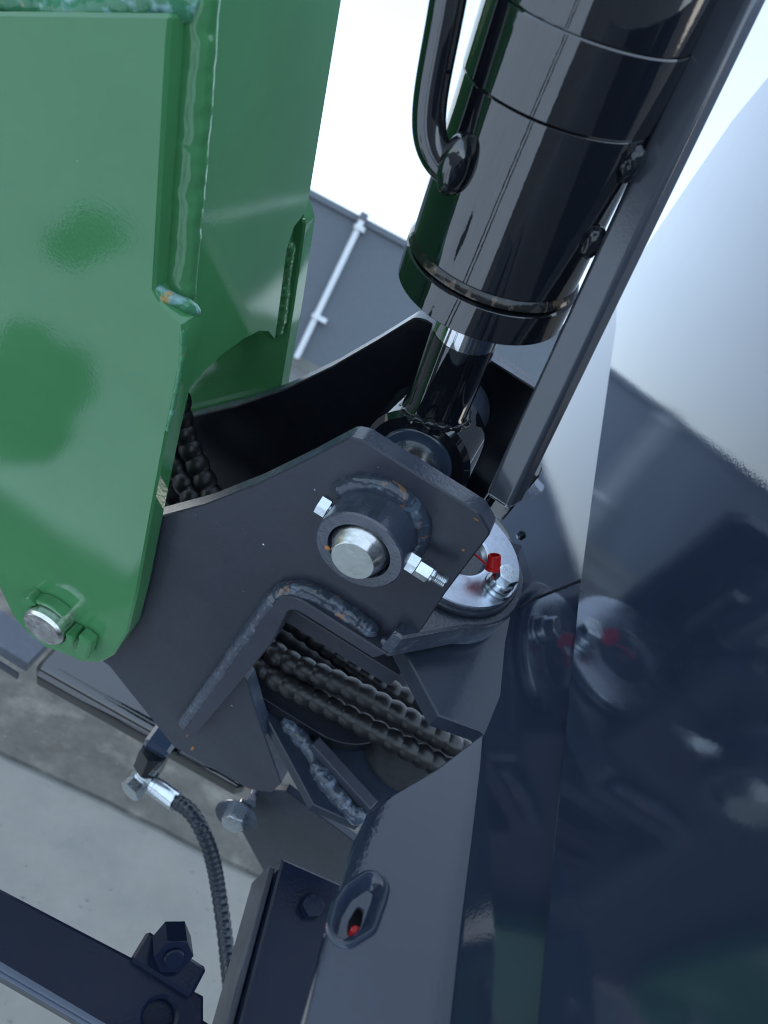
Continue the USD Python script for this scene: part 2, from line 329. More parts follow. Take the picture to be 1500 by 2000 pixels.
def on_wall(px, yy):
    r = C2W@np.array([(px[0]-750)/FOCAL, (px[1]-1000)/FOCAL, 1.]); return EYE + r*(yy/r[1])
wt = on_wall((704, 427), WD)[2]
bl = thing('shed', 'low grey clad shed with a white downpipe, out of focus behind the green arm', 'building', (0, WD, 0), world=True)
wx0, wx1 = -9., 4.2
part(bl, 'wall', box((wx0, WD, 0), (wx1, WD+4, wt-.06)), K['wall'], False)
part(bl, 'roof_trim', box((wx0-.1, WD-.05, wt-.057), (wx1+.1, WD+4.1, wt+.03)), K['wall'], False)
part(bl, 'plinth', box((wx0, WD-.05, 0), (wx1, WD-.003, .16)), K['concrete'], False)
pc = on_wall((645, 560), WD-.1)
dp = part(bl, 'downpipe', tube([(pc[0], WD-.1, .12), (pc[0], WD-.1, wt-.02)], .046, 16), K['white'])
for hz_, nm in ((.33, 'pipe_bracket'), (.93, 'pipe_bracket')):
    part(dp, nm, join(ringm((pc[0], WD-.1, wt*hz_), (0, 0, 1), .042, .068, .06), box((pc[0]+.02, WD-.13, wt*hz_+.0), (pc[0]+.16 if hz_ < .5 else pc[0]+.09, WD-.01, wt*hz_+.07))), K['white'])
part(dp, 'pipe_cap', cyl((pc[0], WD-.1, wt-.015), (0, 0, 1), .06, .10), K['wall'])

# ------------------------------------------------------------------ articulation bracket: two tall plates, the bent strip, hinge plates, boss and pin
YN, TH, YF = .033, .016, .200
br = thing('articulation_bracket', 'satin dark grey steel articulation bracket with welded boss and bent flange, centre of picture', 'steel bracket', (.07, .123, -.45))
out = [(-.290, -.30), (-.245, -.235), (-.200, -.185), (-.153, -.131), (-.117, -.082), (-.087, -.033), (-.062, .014), (-.044, .050), (-.036, .054), (.052, .0545), (.0655, .046),
       (.0665, .012), (.0675, -.024), (.071, -.066), (.071, -.104)]
cut = [(.030, -.104), (.030, -.118), (-.018, -.120), (-.031, -.135), (-.036, -.17), (-.044, -.25)]
low = [(-.022, -.262), (.0, -.30), (.034, -.352), (.062, -.395), (.060, -.425), (.039, -.446), (-.055, -.457), (-.152, -.379), (-.262, -.372), (-.30, -.345)]
near = rnd(out+cut+low, .006)
far = rnd([(x_-.018 if x_ < -.03 and z_ > -.30 else x_, z_) for x_, z_ in out+cut+low], .006)
for nm_, y_, mt_, pg_ in (('near_plate', YN, 'plate', near), ('far_plate', YF, 'inner_shade', far)):
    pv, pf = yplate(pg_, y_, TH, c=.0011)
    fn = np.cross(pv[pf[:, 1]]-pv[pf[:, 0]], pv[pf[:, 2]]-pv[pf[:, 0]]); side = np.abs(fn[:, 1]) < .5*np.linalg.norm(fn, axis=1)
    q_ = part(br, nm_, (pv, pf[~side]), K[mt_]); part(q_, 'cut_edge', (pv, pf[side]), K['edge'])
# the bent strip: a leg down the plate and a shelf to the hinge pin
N0 = 7
def arc(c, r, a0, a1, k=8): t = np.radians(np.linspace(a0, a1, k)); return [(c[0]+r*math.cos(q), c[1]+r*math.sin(q)) for q in t]
so = [(.060, -.0985), (-.005, -.0985)] + arc((-.013, -.120), .0215, 90, 168, 7) + [(-.052, -.385)]
si = [(-.040, -.385)] + [(-.019, -.165)] + arc((-.011, -.122), .0100, 172, 90, 6) + [(.054, -.112)]
strip = plate(Polygon(so+si), .030, Y*.018, X, Z, Y, .0012)
part(br, 'bent_flange', strip, K['plate'])
# upper hinge shelf with a round eye under the cover disc
AX = np.array([.07, .123])
hull = shapely.union_all([Polygon([(-.02, .050), (.055, .050), (.055, .199), (-.02, .199)]), Point(AX).buffer(.067, quad_segs=24), Polygon([(.054, .020), (.062, .020), (.110, .072), (.06, .12)])]).buffer(.004).buffer(-.004)
part(br, 'upper_hinge_plate', zplate(hull, -.0745, .030, c=.002), K['edge'])
part(br, 'cover_seat', cyl((AX[0], AX[1], -.0742), Z, .0595, .0055, .0012, 72), K['edge'])
lowhull = shapely.union_all([Polygon([(-.10, .0495), (.070, .0495), (.07, .1995), (-.10, .1995)]), Point(.062, .118).buffer(.0685, quad_segs=24)]).buffer(.004).buffer(-.004)
part(br, 'lower_hinge_plate', zplate(lowhull, -.300, .016), K['inner_shade'])
part(br, 'inner_rib', yplate([(-.030, -.158), (.085, -.1565), (.085, -.176), (-.030, -.178)], .0505, .10), K['plate'])
# boss and pin
part(br, 'boss', ringm((0, 0, 0), Y, .0222, .0312, .0325, .0012, 72), K['edge'])
part(br, 'boss', ringm((0, YF+TH, 0), Y, .0222, .0312, .030, .0012, 48), K['edge'])
part(br, 'boss', ringm((0, YN+TH, 0), Y, .0222, .036, .012, .0012, 48), K['edge'])
pn = part(br, 'pivot_pin', lathe([(.0146, -.0100), (.0150, -.0098), (.0206, .0030), (.0211, .0042), (.0211, .245), (.015, .252), (0, .252)], (0, 0, 0), Y, 64), K['pin'], 25)
part(pn, 'pin_face', cyl((0, -.0101, 0), Y, .0147, .003, .0002, 48), K['pin_face'], 25)
t = np.radians(np.linspace(20, 205, 50)); wb_ = np.c_[.0325*np.cos(t), np.full(50, YN-.001), .0325*np.sin(t)]
def rot(p): c, s = math.cos(math.radians(-28)), math.sin(math.radians(-28)); return np.c_[p[:, 0]*c-p[:, 2]*s, p[:, 1], p[:, 0]*s+p[:, 2]*c]
part(br, 'weld_bead', bead(rot(wb_), .0066, 3, rough=.14), K['weld'], 60)
part(br, 'weld_bead', bead([(.046, .0275, -.0955), (.02, .0285, -.0945), (-.006, .0285, -.0945), (-.016, .0285, -.0970), (-.025, .0280, -.1035), (-.0315, .0278, -.113), (-.0345, .0275, -.124)], .0075, 5, rough=.14), K['weld'], 60)
part(br, 'weld_bead', bead([(-.0325, .0268, -.117), (-.0350, .0265, -.128), (-.0405, .0265, -.20), (-.0480, .0265, -.30), (-.0545, .0265, -.386)], .0085, 8, rough=.08, ripple=.02), K['edge'], 60)
part(br, 'weld_bead', bead([(.050, .026, -.098), (.064, .029, -.097), (.070, .034, -.090), (.0715, .04, -.075)], .0045, 9), K['edge'], 60)
# cross bolt through the boss
bc = np.array([0, .0185, 0.0])
bo = part(br, 'cross_bolt', hexm(bc-X*.0395, X, .0125, .0075, Y, True), K['zinc'], 25)
part(bo, 'shank', join(cyl(bc-X*.032, X, .004, .066, n=24), threads(bc+X*.028, X, .0045, .0325)), K['zinc'], 40)
part(bo, 'washer', ringm(bc+X*.0275, X, .0042, .0078, .0016, .0003), K['zinc'], 25)
for k, (o_, h_) in enumerate(((.0295, .0085), (.0385, .0100))): part(bo, 'nut', hexm(bc+X*o_, X, .0128, h_, Y+Z*.3*k), K['zinc'], 25)
part(bo, 'nut_collar', cyl(bc+X*.0483, X, .0055, .003, .0008, 32), K['zinc'], 25)
# cover disc with bolt, grease nipple and red cap
disc = part(br, 'cover_disc', lathe([(0, -.0030), (.0215, -.0030), (.0245, .0008), (.026, .0042), (.0285, .0048), (.0557, .0048), (.0566, .0040), (.0566, 0), (0, 0-.0041)], (AX[0], AX[1], -.0685), Z, 96), K['disc'], 30)
nip = part(br, 'grease_nipple', join(hexm((AX[0]+.000, AX[1]-.004, -.0712), Z, .009, .006), lathe([(0, 0), (.0028, 0), (.0028, .006), (.0036, .009), (.0022, .012), (0, .012)], (AX[0], AX[1]-.004, -.0652), Z, 24)), metal('old_brass', (.42, .36, .27), .35), 30)
cb = U((964, 1112), Z, -.050); cax = MC.T@nrm([.02, -.955, -.29])
cap = part(br, 'dust_cap', lathe([(.0038, .0120), (.0046, .0124), (.0052, .0118), (.0056, .0026), (.0068, .0022), (.0070, 0), (.0062, -.0006), (0, -.0006), (0, .002), (.0038, .002)], cb, cax, 40), K['red'], 35)
nc = np.array([AX[0]-.0005, AX[1]-.004, -.057])
part(cap, 'strap', tube(spline([nc+[-.003, 0, .001], nc+[.006, -.0005, .0022], (nc+cb)/2+[0, 0, .0012], cb+[-.0055, 0, .0008]], 24)[0], .0010, 10), K['red'])
part(cap, 'strap_ring', ringm(nc-Z*.001, Z, .0030, .0048, .0022, .0004, 28), K['red'])
bb = U((972, 1146), Z, -.0635)
db = part(br, 'disc_bolt', hexm(bb+Z*.0105, Z, .0166, .0088, X+.4*Y), K['zinc'], 25)
part(db, 'washer', ringm(bb, Z, .004, .0128, .0030, .0006), K['zinc'], 30)
part(db, 'spring_washer', ringm(bb+Z*.0034, Z, .004, .0104, .0070, .0010), K['zinc'], 30)
def letters(txt, h, o, xa, ya):
    m = meshkit.text_mesh(txt, h, .0005); v, f = arr(m); w = v[:, 0].max()
    za = nrm(np.cross(xa, ya)); return np.asarray(o) + (v[:, :1]-w/2)*xa + v[:, 1:2]*ya + (v[:, 2:]-.0002)*za, f
top = bb+Z*.0193
la = nrm(np.array([-.93, -.36, 0])); lb = np.cross(Z, la)
part(db, 'marking', join(letters('HUW', .0033, top-lb*.0052+la*.0002, la, lb), letters('8.8', .0030, top+lb*.0018, la, lb)), K['zinc'], False)

# ------------------------------------------------------------------ lift cylinder
CO = np.array([-.0022, .1304, 0.]); CA = nrm([-.1452, -.0519, .988])
hc = thing('hydraulic_cylinder', 'gloss black hydraulic lift cylinder with a short chrome rod and steel pipe', 'hydraulic cylinder', CO)
L = lambda prof, mat, nm, n=96, par=None, sm=30: part(par or hc, nm, lathe(prof, CO, CA, n), mat, sm)
part(hc, 'rod_eye', ringm((0, .109, 0), Y, .0300, .0425, .050, .004, 96), K['black'])
part(hc, 'eye_bush', lathe([(0, .1035), (.010, .1038), (.020, .1049), (.0270, .1066), (.0292, .1076), (.0296, .1090), (.0296, .160), (0, .160)], (0, 0, 0), Y, 72), K['gloss_edge'], 50)
part(hc, 'spacer', ringm((0, .168, 0), Y, .0222, .034, .031, .001, 48), K['edge'])
L([(0, .020), (.0250, .034), (.0240, .040), (.0230, .046), (.0230, .1050), (0, .1050)], K['black'], 'rod_sleeve')
L([(0, .1053), (.0225, .1053), (.0225, .145), (0, .145)], K['chrome'], 'rod')
L([(.0226, .1388), (.0546, .1384), (.0558, .1394), (.0558, .1588), (.0538, .1600), (.0226, .1604)], K['black'], 'gland_collar')
L([(.052, .1600), (.0532, .1608), (.0556, .1626), (.0554, .1640), (.0542, .1660), (.0532, .1676), (.052, .1684)], K['ring'], 'weld_bead')
L([(.03, .1686), (.0534, .1686), (.0534, .2606), (.0528, .2612), (.03, .2612)], K['black'], 'barrel')
L([(.03, .2616), (.0531, .2616), (.0539, .2624), (.0539, .2990), (.0533, .2998), (.03, .2998)], K['black'], 'barrel')
L([(.03, .3002), (.0530, .3002), (.0534, .3012), (.0534, .62), (.03, .62)], K['black'], 'barrel')
tt = np.linspace(0, 2*np.pi, 90); ca, cb2, _ = frame(CA)
wring = []
for q in tt:   # where the rod meets the eye
    o_ = .0238*(math.cos(q)*ca+math.sin(q)*cb2); hgt = math.sqrt(max(.0425**2-(o_[0]+CO[0]-.004)**2, 1e-6))
    wring.append(CO+o_+CA*(hgt-.0005-(o_@Z)*0))
part(hc, 'weld_bead', tube(np.array(wring), .0030*(1+.25*np.sin(tt*13)+.2*np.sin(tt*5)), 12), K['weld_black'], 60)
# pipe and its welded fitting
PYP = lambda px, y: U(px, Y, y)
pp = [PYP(p_, .076) for p_ in ((896, -120), (882, -40), (864, 60), (847, 150), (838, 225), (842, 275), (858, 310), (884, 334), (905, 345))]
pz, _ = spline(pp, 90)
part(hc, 'steel_pipe', tube(pz, .0090, 28), K['black'], 40)
fc = PYP((889, 322), .074)
fit = trimesh.creation.icosphere(4); fv = np.array(fit.vertices); fa, fb, fd = CA, nrm(np.cross(CA, Y)), nrm(np.cross(np.cross(CA, Y), CA))
fv = fv*(1+.10*(meshkit.fbm(fv*2.2, 2, 3)-.5)[:, None])
part(hc, 'pipe_fitting', (fc + fv[:, :1]*fa*.0165 + fv[:, 1:2]*fb*.0085 + fv[:, 2:]*fd*.0120, np.array(fit.faces)), K['black'], True)
for px_ in ((1165, 445), (1236, 290)):
    # lugs on the right flank of the barrel
    s_ = .205 if px_[0] < 1200 else .250
    sd = nrm(X*.93 - Y*.36 - CA*((X*.93-Y*.36)@CA)); ctr = CO+CA*s_+sd*.0535
    w = trimesh.creation.icosphere(3); wv = np.array(w.vertices); wv *= (1+.5*(meshkit.fbm(wv*2.6, 3, int(s_*100))-.5))[:, None]
    part(hc, 'weld_lug', (ctr + wv[:, :1]*CA*.010 + wv[:, 1:2]*sd*.006 + wv[:, 2:]*np.cross(CA, sd)*.008, np.array(w.faces)), K['weld_black'], True)

# ------------------------------------------------------------------ safety strut (square tube) beside the cylinder
b0 = U((988, 962), Y, .052); 
def at_depth(px, dep): return MC.T@(np.array([(px[0]-750)/FOCAL, (px[1]-1000)/FOCAL, 1.])*dep) - MC.T@OC
S0, S1 = at_depth((986, 968), .515), at_depth((1442, 0), .365)
sdir = nrm(S1-S0); S2 = S1 + sdir*.08
view = nrm(MC.T@np.array([.2, -.3, 1.])); sa = nrm(np.cross(sdir, view)); sb = np.cross(sdir, sa)
ang = math.radians(-24); sa, sb = sa*math.cos(ang)+sb*math.sin(ang), -sa*math.sin(ang)+sb*math.cos(ang)
st = thing('safety_strut', 'charcoal square steel strut leaning alongside the black cylinder', 'steel strut', S0)
hw = .0100
sqr = Polygon([(-hw, -hw), (hw, -hw), (hw, hw), (-hw, hw)]).buffer(-.004).buffer(.004, quad_segs=5)
part(st, 'tube', plate(sqr.difference(Polygon([(-.0072, -.0072), (.0072, -.0072), (.0072, .0072), (-.0072, .0072)])), np.linalg.norm(S2-S0), S0, sa, sb, sdir, .0006), K['strut'], 40)
part(st, 'end_plate', plate(sqr.buffer(-.0008), .002, S0-sdir*.0022, sa, sb, sdir, .0005), K['zinc'], 25)
part(st, 'foot_lug', box(S0+[-.006, .012, -.030], S0+[.012, .024, .020]), K['black'])
part(st, 'edge_lip', tube([S0+sdir*.30-sa*hw*1.02+sb*.004, S0+sdir*.36-sa*hw*1.02+sb*.004], .0016, 10), K['strut'])

# ------------------------------------------------------------------ green lift arm
la_ = thing('lift_arm', 'gloss green box section lift arm with thick cheek plates, left', 'lift arm', (-.219, .03, -.34))
TL, TR = U((-60, 50), Y, .010), U((335, 27), Y, .010)
cheek = [(TL[0]-.05, TL[2]+(TL[2]-TR[2])*.3), (-.40, .02), (-.345, -.16), (-.285, -.285), (-.262, -.33), (-.250, -.353), (-.232, -.366), (-.210, -.3715), (-.190, -.362), (-.170, -.3565), (-.152, -.338), (-.1415, -.312), (-.135, -.262), (-.1375, -.20), (-.1455, -.094),
         (-.151, -.015), (-.1545, .058), (-.160, .075), (-.176, .079), (-.1825, .085), (-.2030, .215), (TR[0], TR[2])]
ck = rnd(cheek, .002)
part(la_, 'cheek_plate', yplate(ck, .010, .0205, c=.0018), K['green'])
YC = .2185
fcx = [tuple(U(p, Y, YC)[[0, 2]]) for p in [(545, 772), (573, 600), (592, 468), (596, 440), (592, 424)]]
part(la_, 'far_cheek_plate', yplate(rnd([(-.40, .25), (-.40, .02), (-.345, -.16), (-.285, -.285), (-.262, -.33), (-.232, -.366), (-.19, -.362), (-.152, -.338), (-.135, -.262)] + fcx + [(-.215, .10), (-.24, .25)], .004), YC, .0205, c=.0018), K['green'])
sl = .19
def sx(z): return -.1655 - sl*(z-.06)
wn = nrm([1, 0, sl]); wd = wn@np.array([sx(.06), 0, .06])
part(la_, 'spacer_plate', yplate([(-.55, .24), (-.55, -.03), (sx(-.03)-.020, -.03), (sx(.06)-.020, .06), (sx(.24)-.03, .24)], .1902, .0282), K['green'])
arch = [U(p, wn, wd) for p in [(352, 790), (372, 758), (400, 725), (436, 692), (475, 664), (505, 648), (524, 648), (537, 665)]]
wz = nrm([-sl, 0, 1]); w0 = np.array([sx(.06), 0, .06])
loc = lambda p: ((p-w0)@Y, (p-w0)@wz)
poly = [(.031, 1.50), (.031, loc(arch[0])[1]-.004)] + [loc(p) for p in arch] + [loc(U(p, wn, wd)) for p in [(546, 600), (560, 490), (574, 445), (599, 412)]] + [(.190, loc(U((600, 405), wn, wd))[1]), (.190, 1.50)]
poly = [(min(max(p[0], .031), .190), p[1]) for p in poly]
part(la_, 'side_wall', plate(Polygon(poly).buffer(0).simplify(1e-4), .008, w0, Y, wz, -wn, .0008), K['green'])
part(la_, 'box_face', yplate([(-.95, 1.50), (-.6, -.02), (sx(-.02)-.009, -.02), (sx(1.5)-.009, 1.50)], .0312, .008), K['green'])
part(la_, 'box_face', yplate([(-.95, 1.50), (-.6, .0), (sx(0)-.030, 0), (sx(.085)-.020, .085), (sx(.10)-.009, .10), (sx(1.5)-.009, 1.50)], .182, .008), K['green'])
rc = [np.array([sx(z)-.0045, .0358, z]) for z in np.linspace(.02, 1.50, 60)]
part(la_, 'corner', tube(rc, .0046, 20), K['green'], 50)
part(la_, 'weld_bead', bead([(-.2085, .0290, .250), (-.2035, .0290, .226), (-.1965, .0290, .19), (-.1880, .0290, .14), (-.179, .0290, .086), (-.1755, .0300, .070)], .0118, 31, rough=.04, ripple=.02, squash=(.0305, .62)), K['green'], 60)
part(la_, 'weld_bead', bead([(-.186, .0135, .083), (-.178, .016, .081), (-.168, .021, .079), (-.160, .028, .074)], .0048, 33, rough=.5), K['weld_green_sheen'], 60)
part(la_, 'weld_bead', bead([(-.160, .0115, .070), (-.1555, .0112, .05), (-.153, .011, .02), (-.1515, .0108, -.012)], .0016, 35, rough=.6), K['weld_green'], 60)
part(la_, 'weld_bead', bead([(TL[0]-.04, .0235, TL[2]+.003), ((TL[0]+TR[0])/2, .0235, (TL[2]+TR[2])/2+.003), (TR[0]-.012, .0235, TR[2]+.003), (TR[0]+.004, .0255, TR[2]+.001)], .0110, 37, rough=.22, ripple=.1), K['weld_green_sheen'], 60)
part(la_, 'weld_bead', bead([U((566, 470), Y, .214), U((556, 540), Y, .214), U((548, 610), Y, .214), U((540, 655), Y, .214)], .0055, 39, rough=.35), K['green'], 60)
PC = U((82, 1229), Y, -.0105)*[1, 0, 1]
arm_pin = part(la_, 'arm_pin', lathe([(0, -.0115), (.0186, -.0115), (.0194, -.0108), (.0208, -.0080), (.0208, .06), (0, .06)], PC, Y, 64), K['pin'], 25)
def seg(a0, a1, r0_, r1, y0, y1, mat, nm, par=la_):
    p = arc((PC[0], PC[2]), r1, a0, a1, 14) + arc((PC[0], PC[2]), r0_, a1, a0, 14)
    return part(par, nm, yplate(Polygon(p), y0, y1-y0, c=.0010), mat, 30)
seg(60, 130, .0216, .0268, -.0015, .0098, K['green'], 'pin_collar')
seg(135, 171, .0216, .0315, -.0035, .0099, K['green'], 'pin_collar')
seg(-62, 18, .0216, .0295, -.0065, .0097, K['green'], 'pin_collar')
lk = yplate([(PC[0]+.031, PC[2]+.012), (PC[0]+.045, PC[2]+.010), (PC[0]+.0445, PC[2]-.024), (PC[0]+.0310, PC[2]-.026)], -.0030, .0130, .003, c=.002)
part(la_, 'lock_block', lk, K['green'])

# ------------------------------------------------------------------ rear frame: flank panel, bent strip, lower skirt, hinge ears
sdv = nrm([0, 1.112, -.227]); e1 = -X; e2 = nrm([0, .2, .98]); S1p = np.array([.151, .0865, 0])
def tilt(k): q = math.radians(k); return nrm(e1*math.cos(q)+e2*math.sin(q))
PHI2, PHI3 = 17, 79
n1 = tilt(0); n2 = tilt(PHI2)
rf = thing('rear_frame', 'glossy slate blue rear frame and flank panel of the machine, right half of picture', 'machine frame', S1p)
def sheet(px, n, d, t, extra=None, r=0, holes=(), c=.0008, holes3=()):
    pts = [U(p, n, d) for p in px] + (extra or [])
    o = pts[0]; ax = nrm(sdv-n*(n@sdv)); ay = nrm(np.cross(n, ax))
    q = [((p-o)@ax, (p-o)@ay) for p in pts]; P_ = rnd(q, r)
    for h in holes: P_ = P_.difference(Polygon([((U(p, n, d)-o)@ax, (U(p, n, d)-o)@ay) for p in h]).buffer(.0008))
    for h in holes3: P_ = P_.difference(Polygon([((p-o)@ax, (p-o)@ay) for p in h]))
    return plate(P_, t, o, ax, ay, -n, c)
flank = sheet([(1205, 560), (1202, 640), (1165, 900), (1131, 1150), (1090, 1560), (1050, 2000), (1030, 2250), (1900, 2250), (1900, 60), (1620, 60), (1500, 150), (1430, 235), (1340, 365), (1262, 480), (1222, 535)], n1, n1@S1p, .006, c=.0012)
part(rf, 'flank_panel', flank, K['chassis'])
d2 = n2@S1p - .0035
c2, c4 = U((884, 2000), n2, d2), U((942, 1480), n2, d2); fold = nrm(c4-c2)
_a = math.radians(PHI3-PHI2); _k = np.cross(fold, n2); n3 = nrm(n2*math.cos(_a)+_k*math.sin(_a)); n3 = n3 if n3[2] > n2[2] else nrm(n2*math.cos(_a)-_k*math.sin(_a))
# strip between flank and skirt
L2 = [(1214, 540), (1204, 640), (1167, 900), (1134, 1150), (1093, 1560), (1053, 2000), (1036, 2250)]
R2 = [(846, 2250), (864, 2000), (886, 1810), (910, 1640), (931, 1500), (940, 1446), (975, 1360), (985, 1255), (1002, 1170), (1012, 1090), (990, 1040), (965, 1005), (985, 955), (1120, 700)]
part(rf, 'bent_panel', sheet(L2+R2, n2, d2, .005, holes=[[(1010, 1043), (1016, 1038), (1023, 1040), (1025, 1050), (1019, 1054), (1012, 1050)]]), K['chassis'])
d3 = n3@c2
slot_px = [(752, 1690), (757, 1700), (741, 1760), (722, 1812), (652, 1855), (643, 1846), (661, 1772), (682, 1738)]
sc_ = np.mean([U(p, n3, d3) for p in slot_px], 0); ax_ = nrm(sdv-n3*(n3@sdv)); ay_ = nrm(np.cross(n3, ax_))
ring_o = np.array([U(p, n3, d3) for p in slot_px]); so_ = Polygon([((p-sc_)@ax_, (p-sc_)@ay_) for p in ring_o]).buffer(-.0050).buffer(.0066, quad_segs=8)
sk = sheet([(866, 2250), (884, 2000), (904, 1810), (925, 1640), (941, 1500), (945, 1432), (850, 1503), (765, 1552), (716, 1592), (690, 1645), (650, 1790), (590, 2000), (530, 2250)], n3, d3, .005, holes3=[[sc_+a_*ax_+b_*ay_ for a_, b_ in so_.buffer(.0004).exterior.coords[:-1]]], c=.0012)
part(rf, 'skirt_panel', sk, K['chassis'])
bp = U((1030, 946), n2, d2)
pb_ = part(rf, 'panel_bolt', hexm(bp+n2*.002, n2, .023, .013, Z), K['zinc'], 25)
part(pb_, 'washer', ringm(bp, n2, .004, .0125, .0020, .0004), K['zinc'])
hb_ = U((1017, 1045), n2, d2-.013)
part(rf, 'shade_backing', cyl(hb_, -n2, .022, .003), K['hole_shade'])
# pressed slot with two holes
rim_o = np.array(so_.exterior.coords)[:-1]; k = 72
def resamp(pg, k):
    Ls = pg.exterior.length; return np.array([pg.exterior.interpolate(Ls*i/k).coords[0] for i in range(k)])
lev = [(0.0022, .0002), (.0012, .0016), (-.0004, .0018), (-.0020, .0002), (-.0034, -.0030), (-.0050, -.0052)]
VV = []
c0_ = resamp(so_, k)
from scipy.interpolate import interp1d
for ins, h in lev:
    rr_ = so_.buffer(ins, quad_segs=8); q_ = resamp(rr_, k)
    sh = np.argmin([np.abs(np.roll(q_, -s_, 0)-c0_).sum() for s_ in range(k)]); q_ = np.roll(q_, -sh, 0)
    VV.append(sc_ + q_[:, :1]*ax_ + q_[:, 1:2]*ay_ + n3*h)
VV = np.vstack(VV); FF = []
i_ = np.arange(k); j_ = (i_+1) % k
for q in range(len(lev)-1): FF += [np.c_[q*k+i_, q*k+j_, (q+1)*k+j_], np.c_[q*k+i_, (q+1)*k+j_, (q+1)*k+i_]]
FF = np.vstack(FF); nn_ = np.cross(VV[FF[0][1]]-VV[FF[0][0]], VV[FF[0][2]]-VV[FF[0][0]])
pr = part(rf, 'pressed_slot', (VV, FF if nn_@n3 > 0 else FF[:, ::-1]), K['chassis'], 60)
fl = so_.buffer(-.0046); hp = []
for (cx_, cy_), a_, b_ in (((694, 1801), 12, 31), ((729, 1781), 8, 26)):
    tl = math.radians(20); hpoly = []
    for q in np.linspace(0, 2*np.pi, 24, endpoint=False):
        u_, v_ = a_*math.cos(q), b_*math.sin(q)
        pt = U((cx_+u_*math.cos(tl)-v_*math.sin(tl), cy_+u_*math.sin(tl)+v_*math.cos(tl)), n3, d3-.0050); hpoly.append(((pt-sc_)@ax_, (pt-sc_)@ay_))
    hp.append(tuple(np.mean(hpoly, 0))); fl = fl.difference(Polygon(hpoly))
part(pr, 'slot_floor', plate(fl if fl.geom_type == 'Polygon' else max(fl.geoms, key=lambda g_: g_.area), .002, sc_-n3*.0050, ax_, ay_, -n3, .0003), K['chassis'], 30)
part(pr, 'shade_backing', plate(so_.buffer(-.002), .001, sc_-n3*.0145, ax_, ay_, -n3, 0), K['hole_shade'], False)
for i, h in enumerate(hp):
    part(pr, 'red_plug', cyl(sc_+h[0]*ax_+h[1]*ay_+X*.002-n3*.0140, n3, .0026, .0050, n=24), K['red'])
# weld scar between the two strips, small seam
part(rf, 'weld_bead', bead([U(p, n2, d2+.0005) for p in [(1012, 1188), (1040, 1170), (1090, 1150), (1136, 1132)]], .0009, 41, rough=.5), K['chassis_soft'], 60)
# upper hinge ear
e_t = [U(p, Z, -.1085)[:2] for p in [(748, 1272), (790, 1273), (857, 1398), (940, 1428), (962, 1442)]]
ear = Polygon([tuple(e_t[1]), tuple(e_t[2]), tuple(e_t[3]), (.19, .0), (.19, .24), (.05, .20), (.010, .13), (.02, .08)]).buffer(0)
part(rf, 'hinge_ear', zplate(ear.simplify(1e-4), -.1085, .0185, c=.0012), K['chassis_soft'])
# hub tube under the cover
part(rf, 'hinge_hub', cyl((AX[0], AX[1], -.150), Z, .050, .0415, .001), K['edge'])
# lower ear, its web and weld
zl = -.318
lp = [U(p, Z, zl)[:2] for p in [(505, 1368), (515, 1392), (612, 1572), (702, 1612), (720, 1590)]]
lear = Polygon([tuple(p) for p in lp] + [(.20, .0), (.20, .22), (.02, .22), (-.015, .12)]).buffer(0)
part(rf, 'hinge_ear', zplate(lear.simplify(1e-4), zl, .0145, c=.0012), K['chassis_soft'])
wp = [U(p, Z, zl+.012) for p in [(612, 1452), (632, 1462), (728, 1562), (700, 1600)]]
a0_, a1_ = U((622, 1452), Z, -.300), U((726, 1566), Z, -.300)
wdv = nrm((a1_-a0_)*[1, 1, 0]); wpv = np.cross(Z, wdv)
part(rf, 'hinge_web', plate(Polygon([(-.004, -.006), (np.linalg.norm(a1_-a0_)+.004, -.006), (np.linalg.norm(a1_-a0_)+.004, .006), (-.004, .006)]), .019, a0_, wdv, wpv, -Z, .001), K['plate'])
part(rf, 'weld_bead', bead([U(p, Z, zl+.003) for p in [(552, 1404), (575, 1428), (600, 1456), (618, 1500), (650, 1545), (690, 1590), (712, 1600)]], .0075, 45, rough=.55), K['weld_blue'], 60)
fo = trimesh.creation.icosphere(4); fo_v = np.array(fo.vertices); fo_v *= (1+.35*(meshkit.fbm(fo_v*1.7, 3, 8)-.5))[:, None]
fcn = U((765, 1495), Z, -.31)
part(rf, 'rubber_block', (fcn + fo_v*[.050, .045, .03] + [0.01, .03, -.01], np.array(fo.faces)), K['foam'], True)

def blot(p, sc, seed):
    w = trimesh.creation.icosphere(2); wv = np.array(w.vertices); wv = wv*(.6+.9*meshkit.fbm(wv*1.6+seed*7, 3, seed))[:, None]
    return np.asarray(p)+wv*sc, np.array(w.faces)
rust = paint('rust', (.34, .15, .05), .7, var=.35)
for i, (p_, sc__) in enumerate((((376, 1462), (.0016, .0005, .0045)), ((366, 1436), (.0009, .0005, .003)), ((905, 1075), (.0010, .0004, .0012)), ((930, 1015), (.002, .0004, .0007)), ((486, 1541), (.0012, .0005, .0015)), ((330, 1440), (.0006, .0003, .0009)))):
    part(br, 'rust_spot', blot(U(p_, Y, YN-.0001), sc__, i), rust, True)
part(br, 'rust_spot', blot((-.0185, -.0004, -.0125), (.0022, .0009, .0016), 9), rust, True)
for i in range(26):   # paint chips on the bracket face
    px_ = (random.uniform(330, 900), random.uniform(900, 1400)); q_ = U(px_, Y, YN)
    if near.buffer(-.006).contains(Point(q_[0], q_[2])) and math.hypot(q_[0], q_[2]) > .045:
        part(br, 'paint_chip', blot(q_, np.array([.0007, .00025, .0006])*random.uniform(.6, 1.5), i+20), K['gloss_edge'] if i % 3 else K['disc'], True)
